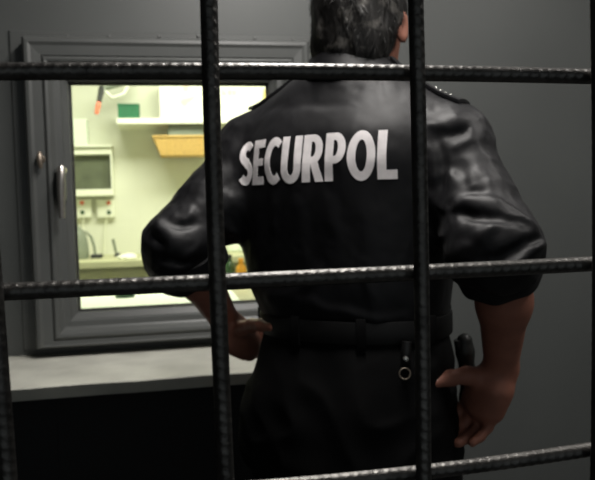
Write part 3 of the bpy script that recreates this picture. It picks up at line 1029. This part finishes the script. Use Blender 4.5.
# ---- hair
def hair(p):
    q = (p - HC_) @ HR.T
    x, y, z = q[..., 0], q[..., 1], q[..., 2]
    d = ell(p, H(0, -0.005, 0.030), HR, (0.083, 0.105, 0.098))
    d = smin(d, ell(p, H(0, -0.048, -0.036), HR, (0.073, 0.050, 0.070)), 0.03)
    # hair line: forehead, temples, ears, nape
    line = smax(y - 0.052, -(z - 0.055 + 0.25 * (y - 0.05)), 0.02)
    d = smax(d, (y - (0.018 + np.clip(z + 0.01, 0, 0.2) * 0.85)) * 0.75, 0.012)
    d = smax(d, (-0.094 + 0.30 * np.clip(y + 0.03, 0, 0.1) * 2.0 - z) * 0.9, 0.012)
    for s in (-1, 1):
        d = smax(d, -ell(p, H(s * 0.084, 0.015, -0.020), HR, (0.026, 0.0185, 0.030)), 0.006)
    near = np.abs(d) < 0.02
    qq = q[near]
    n = vnoise(np.stack([qq[:, 0] * 70 + 3, qq[:, 1] * 70, qq[:, 2] * 26], -1))
    n2 = vnoise(np.stack([qq[:, 0] * 170, qq[:, 1] * 170 + 5, qq[:, 2] * 45], -1))
    n3 = vnoise(np.stack([qq[:, 0] * 28, qq[:, 1] * 28 + 1, qq[:, 2] * 20 + 6], -1))
    d[near] -= n * 0.0024 + n2 * 0.0012 + n3 * 0.003
    return d
hv, hq = polygonise(hair, HC_ - 0.15, HC_ + 0.15, 0.0026)
mh = MB()
hbvh = BVHTree.FromPolygons(hv.tolist(), hq.tolist())
sel = rng.choice(len(hq), 2600, replace=False)
for i in sel:
    c = hv[hq[i]].mean(0)
    e1, e2 = hv[hq[i][1]] - hv[hq[i][0]], hv[hq[i][2]] - hv[hq[i][0]]
    nr = np.cross(e1, e2); nr /= max(np.linalg.norm(nr), 1e-9)
    rad = c - HC_
    if np.dot(nr, rad) < 0: nr = -nr
    if np.dot(nr, rad / np.linalg.norm(rad)) < 0.3: continue
    g = np.array([0, 0, -1.0]) + 0.35 * rng.normal(size=3)
    g = g - nr * np.dot(g, nr)
    if np.linalg.norm(g) < 0.2: continue
    g /= np.linalg.norm(g)
    ln = rng.uniform(0.012, 0.024)
    sd = np.cross(nr, g) * 0.0005
    a = c - nr * 0.001
    b = c + g * ln * 0.5 + nr * 0.0025
    e = c + g * ln + nr * rng.uniform(0.000, 0.004)
    mh.add([a - sd, a + sd, b + sd, b - sd, e], [(0, 1, 2, 3), (3, 2, 4)])
n0 = len(hv)
obj('hair', np.concatenate([hv, np.array(mh.v)]), [list(f) for f in hq] + [[i + n0 for i in f] for f in mh.f], 'hair', person, True)

# ---- black holster on the right hip, key clip on the belt at the back
ho = empty('belt_holster', P(455, 392, 1.215))
setp(ho, "black holster with rounded top on the guard's right hip under the hand", 'holster')
sdf_obj('pouch', lambda p: chain(p, [P(468.5, 376, 1.262), P(471, 400, 1.272), P(470, 424, 1.276)], [0.016, 0.017, 0.013], 0.02),
        P(466, 400, 1.25) - 0.11, P(466, 400, 1.25) + 0.11, 0.003, 'leather', ho)
sdf_obj('grip', lambda p: chain(p, [P(464.5, 341, 1.25), P(465, 352, 1.252), P(468, 376, 1.26)], [0.0140, 0.0150, 0.0145], 0.01),
        P(464, 360, 1.24) - 0.07, P(464, 360, 1.24) + 0.07, 0.002, 'black', ho)
MB().tube([P(470, 357, 1.245), P(472, 364, 1.245), P(470, 372, 1.25)], [0.003, 0.0035, 0.003], 10).obj('strap_stud', 'black', ho, True)
MB().tube([P(457.5, 340, 1.245), P(460, 356, 1.25), P(466, 376, 1.262)], [0.007, 0.007, 0.007], 12).obj('belt_strap', 'leather', ho, True)

def hipz(x, y):
    h = trace(trousers, x, y)
    return h if h is not None else P(x, y, 1.16)
b0, b1, b2 = hipz(405, 340), hipz(404.5, 357), hipz(403.5, 372)
out = -FW * 0.012
kc = empty('key_clip', b1 + out)
setp(kc, "black belt clip with a silver stud and dull ring at the guard's back", 'clip')
MB().tube([b0 + out * 1.5, (b0 + b1) / 2 + out * 1.3, b1 + out * 1.1, b1 + (b2 - b1) * 0.3 + out], [0.008, 0.0085, 0.008, 0.005], 12).obj('strap', 'leather', kc, True)
c = b1 + out * 1.9
MB().lathe((c[0], c[1] + 0.003, c[2]), [(0.0048, 0.004), (0.0048, 0.0), (0.0035, -0.0028), (0.001, -0.004)], 16, 'y').obj('stud', 'silver', kc, True)
rc = b2 + out * 1.2
MB().tube([rc + 0.0088 * (RT * math.cos(t) - DN * math.sin(t)) for t in np.linspace(0, 2 * math.pi, 29)], 0.0013, 8).obj('ring', 'latch', kc, True)

# ================================================================== ROOM BEYOND THE WINDOW
def rect(x0, y0, x1, y1, Y):                # pixel rectangle -> x0,x1,z0,z1 on plane Y
    a, b = at(x0, y1, Y), at(x1, y0, Y)
    return a[0], b[0], a[2], b[2]
# bench along the far wall
bz = at(110, 254.5, BY)[2]
bn = empty('wall_bench', (0.2, BY - 0.25, 0))
setp(bn, 'pale olive bench along the far wall of the bright room', 'bench')
MB().box(-1.4, 1.9, BY - 0.52, BY, bz - 0.035, bz, 0.004).obj('bench_top', 'bench', bn)
bc = MB().box(-1.38, 1.88, BY - 0.48, BY - 0.01, 0.0, bz - 0.036).obj('cabinet', 'bench', bn)
x0, x1, z0, z1 = rect(72, 266.5, 98, 269.5, BY - 0.5)
MB().box(x0 - 0.05, x1, BY - 0.497, BY - 0.478, z0, z1, 0.002).obj('drawer_pull', 'greygreen', bn)
x0, x1, z0, z1 = rect(103, 266, 116, 268.5, BY - 0.5)
MB().box(x0, x1, BY - 0.49, BY - 0.478, z0, z1, 0.002).obj('drawer_pull', 'bench', bn)
# desk right behind the glass
dk = empty('window_desk', (0.0, 1.85, 0))
setp(dk, 'cream desk pushed against the window inside the bright room', 'desk')
MB().box(-0.55, 0.75, W + WT + 0.015, 2.12, 0.95, 0.985, 0.004).obj('desk_top', 'desk', dk)
for x in (-0.5, 0.7):
    for y in (W + WT + 0.05, 2.07):
        MB().box(x - 0.025, x + 0.025, y - 0.025, y + 0.025, 0, 0.95, 0.003).obj('leg', 'desk', dk)
o = MB().box(-0.36, 0.18, 1.58, 2.02, 0.9852, 0.990, 0.001).obj('desk_pad', 'paper')
setp(o, 'pale greenish white pad lying flat on the desk behind the glass', 'desk pad')
p = at(125, 296, 1.80)
m = MB()
m.lathe((p[0], 1.80, 0.9905), [(0.030, 0), (0.031, 0.008), (0.026, 0.018), (0.012, 0.024), (0.002, 0.025)], 24)
m.v = [(v[0], 1.80 + (v[1] - 1.80) * 0.7, v[2]) for v in m.v]
setp(m.obj('computer_mouse', 'dgreen', smooth=True), 'small dark rounded object on the pale desk pad', 'mouse')
# shelf
sz = at(190, 124, BY - 0.12)[2]
x0, x1, z0, z1 = rect(116.5, 117.5, 300, 124, BY - 0.24)
sh = empty('wall_shelf', ((x0 + x1) / 2, BY - 0.12, z0))
setp(sh, 'white shelf on the far wall carrying the boxes', 'shelf')
MB().box(x0, x1, BY - 0.24, BY - 0.012, z0, z1, 0.003).obj('board', 'white', sh)
MB().box(x0 + 0.01, x1 - 0.01, BY - 0.013, BY, z0 - 0.006, z1 + 0.02, 0.002).obj('wall_rail', 'white', sh)
ST = z1
x0, x1, _, z1 = rect(118, 103.5, 139, 118, BY - 0.22)
gb = empty('green_box', ((x0 + x1) / 2, BY - 0.16, ST))
setp(gb, 'small green box on the end of the white shelf', 'box')
MB().box(x0, x1, BY - 0.22, BY - 0.10, ST, z1 - 0.012, 0.003).obj('box_body', 'green', gb)
MB().box(x0 - 0.002, x1 + 0.002, BY - 0.222, BY - 0.098, z1 - 0.011, z1, 0.003).obj('lid', 'green', gb)
x0, x1, _, z1 = rect(160, 78, 211, 118, BY - 0.22)
wb = empty('white_carton', ((x0 + x1) / 2, BY - 0.15, ST))
setp(wb, 'white carton with a pale red mark on the shelf beside the green box', 'carton', 'white cartons on the shelf')
MB().box(x0, x1, BY - 0.22, BY - 0.06, ST, z1, 0.004).obj('carton_body', 'white', wb)
m = MB()
pm = [at(x, y, BY - 0.2212) for x, y in ((180, 101), (184, 98.5), (189, 98), (196, 95.5), (193, 99), (188, 103), (185, 106.5), (182, 105))]
vs = [(q[0], BY - 0.2214, q[2]) for q in pm]
m.add(vs + [(a, b + 0.001, c) for a, b, c in vs], [tuple(range(8)), tuple(range(15, 7, -1))] + [(i, (i + 1) % 8, 8 + (i + 1) % 8, 8 + i) for i in range(8)])
for (xa, ya, xb, yb) in ((183, 84, 188, 91),):
    a0, a1, c0, c1 = rect(xa, ya, xb, yb, BY - 0.2212)
    m.box(a0, a1, BY - 0.2214, BY - 0.2204, c0, c1)
m.obj('red_mark', 'pink', wb)
x0, x1, _, z1 = rect(214, 78, 285, 118, BY - 0.22)
wb = empty('white_carton', ((x0 + x1) / 2, BY - 0.15, ST))
setp(wb, 'white carton with faint grey lettering on the shelf beside the yellow bottle', 'carton', 'white cartons on the shelf')
MB().box(x0, x1, BY - 0.22, BY - 0.06, ST, z1, 0.004).obj('carton_body', 'white', wb)
m = MB()
for (xa, ya, xb, yb) in ((222, 88.5, 223.6, 95), (223.6, 92, 226, 95), (228, 90.5, 231.5, 95), (233, 90.5, 235, 95), (235, 92, 237, 93.4)):
    a0, a1, c0, c1 = rect(xa, ya, xb, yb, BY - 0.2212)
    m.box(a0, a1, BY - 0.2214, BY - 0.2204, c0, c1)
m.obj('faint_print', 'faint', wb)
x0, x1, z0, z1 = rect(262.5, 89, 269, 98, BY - 0.25)
o = MB().lathe(((x0 + x1) / 2, BY - 0.235, ST), [(0.012, 0.0), (0.013, 0.004), (0.013, z1 - ST - 0.03), (0.009, z1 - ST - 0.015), (0.009, z1 - ST)], 20).obj('yellow_bottle', 'yellow', smooth=True)
setp(o, 'small yellow bottle standing on the shelf beside the lettered white carton', 'bottle')
# tan basket on a wall rail under the shelf
xa, xb, z0, z1 = rect(154, 136, 212, 155, BY - 0.25)
xc, xd = at(161, 155, BY - 0.25)[0], at(207, 155, BY - 0.25)[0]
bk = empty('wicker_basket', ((xa + xb) / 2, BY - 0.16, z0))
setp(bk, 'tan wicker basket narrowing downward, hung below the white shelf', 'basket')
vs = [(xa, BY - 0.25, z1), (xb, BY - 0.25, z1), (xb, BY - 0.02, z1), (xa, BY - 0.02, z1), (xc, BY - 0.23, z0), (xd, BY - 0.23, z0), (xd, BY - 0.03, z0), (xc, BY - 0.03, z0)]
bm = bmesh.new()
bv = [bm.verts.new(v) for v in vs]
for f in ((4, 5, 1, 0), (5, 6, 2, 1), (6, 7, 3, 2), (7, 4, 0, 3), (7, 6, 5, 4)):
    bm.faces.new([bv[i] for i in f])
bmesh.ops.recalc_face_normals(bm, faces=bm.faces)
bmesh.ops.solidify(bm, geom=bm.faces[:], thickness=0.008)
MB().bm(bm).obj('basket_body', 'wicker', bk)
MB().tube([(xa, BY - 0.25, z1), (xb, BY - 0.25, z1), (xb, BY - 0.02, z1), (xa, BY - 0.02, z1), (xa, BY - 0.25, z1)], 0.006, 10).obj('rim', 'wicker', bk, True)
x0, x1, z0b, z1b = rect(168, 125, 203, 137, BY - 0.16)
o = MB().box(x0, x1, BY - 0.20, BY - 0.05, z0 + 0.010, z1b, 0.006).obj('grey_box', 'greygreen')
setp(o, 'low grey box sitting inside the tan basket under the shelf', 'box')
# dark panel in a white frame, left of the window
x0, x1, z0, z1 = rect(60, 147, 111.5, 197, BY - 0.1)
fp = empty('framed_panel', ((x0 + x1) / 2, BY - 0.04, z0))
setp(fp, 'dark grey square panel in a white frame on the far wall above the sockets', 'panel', kind='thing')
a0, a1, c0, c1 = rect(61.5, 154.5, 110, 190, BY - 0.1)
m = MB()
m.ring(x0, x1, z0, z1, a0 - x0, x1 - a1, c0 - z0, z1 - c1, [(0, BY), (0, BY - 0.09), (0.1, BY - 0.1), (0.9, BY - 0.1), (1, BY - 0.09), (1, BY)])
m.obj('frame', 'white', fp)
MB().box(a0 - 0.005, a1 + 0.005, BY - 0.06, BY - 0.001, c0 - 0.005, c1 + 0.005).obj('screen', 'panel', fp)
MB().box(x0 - 0.01, x1 + 0.004, BY - 0.12, BY - 0.0, z1, z1 + 0.012, 0.002).obj('ledge', 'white', fp)
pz = z1 + 0.012
x0, x1, z0, z1 = rect(62, 119, 86.5, 146, BY - 0.1)
o = MB().box(x0, x1, BY - 0.11, BY - 0.01, pz, z1, 0.003).box(x0 + 0.004, x1 - 0.004, BY - 0.113, BY - 0.11, pz + 0.01, z1 - 0.01, 0.001).obj('pale_carton', 'paper')
setp(o, 'pale upright carton on the ledge above the dark panel', 'carton')
# switched sockets
for (xa, ya, xb, yb, lab) in ((75, 199, 91, 218, 'white wall socket with red lamp nearest the window frame'), (97, 199, 114.5, 218, 'white wall socket with red lamp farther from the window frame')):
    x0, x1, z0, z1 = rect(xa, ya, xb, yb, BY - 0.03)
    s_ = empty('wall_socket', ((x0 + x1) / 2, BY - 0.015, z0))
    setp(s_, lab, 'socket', 'red-lamped sockets below the dark panel')
    MB().box(x0, x1, BY - 0.035, BY, z0, z1, 0.006).obj('plate', 'white', s_, True)
    for (fx, fy, r, mm, nm) in ((xb - 6 if xa > 90 else xa + 7, ya + 3.8, 0.0115, 'red', 'indicator'), (xb - 5.5 if xa > 90 else xa + 7.5, ya + 13.5, 0.012, 'dgreen', 'outlet')):
        c = at(fx, fy, BY - 0.036)
        MB().lathe((c[0], BY - 0.034, c[2]), [(r, 0), (r, -0.003), (r * 0.7, -0.005)], 18, 'y').obj(nm, mm, s_, True)
    MB().tube([((x0 + x1) / 2, BY - 0.02, z0 + 0.004), ((x0 + x1) / 2 - 0.012, BY - 0.02, z0 - 0.10), ((x0 + x1) / 2 - 0.02, BY - 0.02, bz + 0.005)], 0.0035, 8).obj('conduit', 'white', s_, True)
# things on the bench
c = at(79, 258, BY - 0.26)
ap = empty('grey_appliance', (c[0], BY - 0.26, bz))
setp(ap, 'grey rounded appliance with a curved handle on the bench', 'appliance')
s0 = 0.0043 * 1.1
m = MB().lathe((c[0] - 0.015, BY - 0.26, bz), [(0.062, 0), (0.066, 0.01), (0.066, 0.05), (0.060, 0.10), (0.047, 0.14), (0.025, 0.168), (0.006, 0.176)], 32)
m.obj('shell', 'greygreen', ap, True)
MB().tube([(c[0] + 0.035, BY - 0.26, bz + 0.14), (c[0] + 0.065, BY - 0.26, bz + 0.11), (c[0] + 0.078, BY - 0.26, bz + 0.06), (c[0] + 0.082, BY - 0.26, bz + 0.012)], [0.006, 0.007, 0.007, 0.006], 10).obj('handle', 'greygreen', ap, True)
MB().box(c[0] + 0.06, c[0] + 0.118, BY - 0.285, BY - 0.235, bz, bz + 0.02, 0.004).obj('base', 'black', ap)
q0, q1, q2 = at(113, 239, BY - 0.2), at(116, 252, BY - 0.2), at(118, 261, BY - 0.2)
rs = empty('rod_stand', (q2[0], BY - 0.2, bz))
setp(rs, 'slim dark rod with a small foot standing on the bench', 'stand')
MB().tube([q0, q1, (q2[0], BY - 0.2, bz + 0.006)], [0.008, 0.007, 0.006], 10).obj('rod', 'greygreen', rs, True)
MB().lathe((q2[0], BY - 0.2, bz), [(0.018, 0), (0.019, 0.006), (0.012, 0.016), (0.004, 0.02)], 18).obj('base', 'black', rs, True)
def cloth(p):
    c = at(128, 268, BY - 0.42); c = np.array([c[0], BY - 0.42, bz + 0.005])
    d = ell(p, c, np.eye(3), (0.05, 0.04, 0.022))
    d = d - 0.006 * vnoise(p * 60) - 0.003 * vnoise(p * 130)
    return smax(d, bz + 0.0005 - p[..., 2], 0.002)
c = np.array([at(128, 268, BY - 0.42)[0], BY - 0.42, bz])
o = sdf_obj('crumpled_cloth', cloth, c - (0.08, 0.07, 0.01), c + (0.08, 0.07, 0.05), 0.003, 'white', None)
setp(o, 'small crumpled white cloth on the bench beside the rod', 'cloth')
# bottles seen in the gap between the guard's arm and side
for (px, Yy, r, h, mm, cap, nm, lab) in ((241, 2.03, 0.019, 0.098, 'orange', 'orange', 'orange_bottle', "orange bottle on the desk, seen between the guard's arm and side"),
                                        (229.5, 2.06, 0.019, 0.112, 'dgreen', 'black', 'green_bottle', "dark green bottle beside the orange bottle on the desk"),
                                        (236, BY - 0.15, 0.05, 0.13, 'paper', 'white', 'pale_jar', "pale wide jar on the bench behind the orange and green bottles")):
    c = at(px, 262, Yy)
    fz = 0.985 if Yy < 2.5 else bz
    e = empty(nm, (c[0], Yy, fz))
    setp(e, lab, 'jar' if 'jar' in nm else 'bottle')
    MB().lathe((c[0], Yy, fz), [(r * .9, 0), (r, 0.006), (r, h * .6), (r * .9, h * .68), (r * .45, h * .8), (r * .42, h * .86)], 24).obj('bottle_body', mm, e, True)
    MB().lathe((c[0], Yy, fz + h * .86), [(r * .5, 0), (r * .5, h * .12), (r * .4, h * .14)], 18).obj('cap', cap, e, True)
# grey arm lamp fixed high on the far wall, red tip
p0, p1, p2, p3 = at(128, 80, BY - 0.12), at(102, 88, BY - 0.2), at(99, 102, BY - 0.24), at(96.5, 114, BY - 0.25)
al = empty('jointed_fixture', (p0[0], BY, p0[2]))
setp(al, 'grey jointed arm with a red tip, high on the far wall', 'fixture', kind='thing')
MB().tube([(p0[0], BY, p0[2] + 0.05), (p0[0], BY - 0.1, p0[2] + 0.05), p0], [0.012, 0.012, 0.012], 12).obj('mount', 'greygreen', al, True)
MB().tube([p0, (p0 + p1) / 2, p1], [0.020, 0.022, 0.018], 14).obj('boom', 'greygreen', al, True)
MB().tube([p1, p2], [0.017, 0.012], 14).obj('nozzle', 'black', al, True)
MB().tube([p2, p2 + (p3 - p2) * .3, p3], [0.010, 0.013, 0.010], 14).obj('red_tip', 'red', al, True)
MB().tube([p1 + (0, 0, -0.002), at(112, 98, BY - 0.2), at(124, 94, BY - 0.18), at(128, 86, BY - 0.15)], 0.009, 10).obj('hose', 'white', al, True)

# labels on the parts that look unlike the rest of their thing
for nm, lb in (('handle_lever', 'dull chrome lever'), ('pane', 'clear glass pane'), ('epaulette', 'black shoulder strap with small silver pips'), ('indicator', 'round red indicator lamp'),
               ('outlet', 'round dark outlet'), ('stud', 'silver press stud'), ('ring', 'dull metal ring'), ('red_tip', 'red tip'), ('screen', 'dark grey panel face'), ('red_mark', 'pale red mark'), ('latch', 'small worn brass latch')):
    for o in bpy.data.objects:
        if o.parent is not None and o.name.split('.')[0] == nm:
            o['label'] = lb
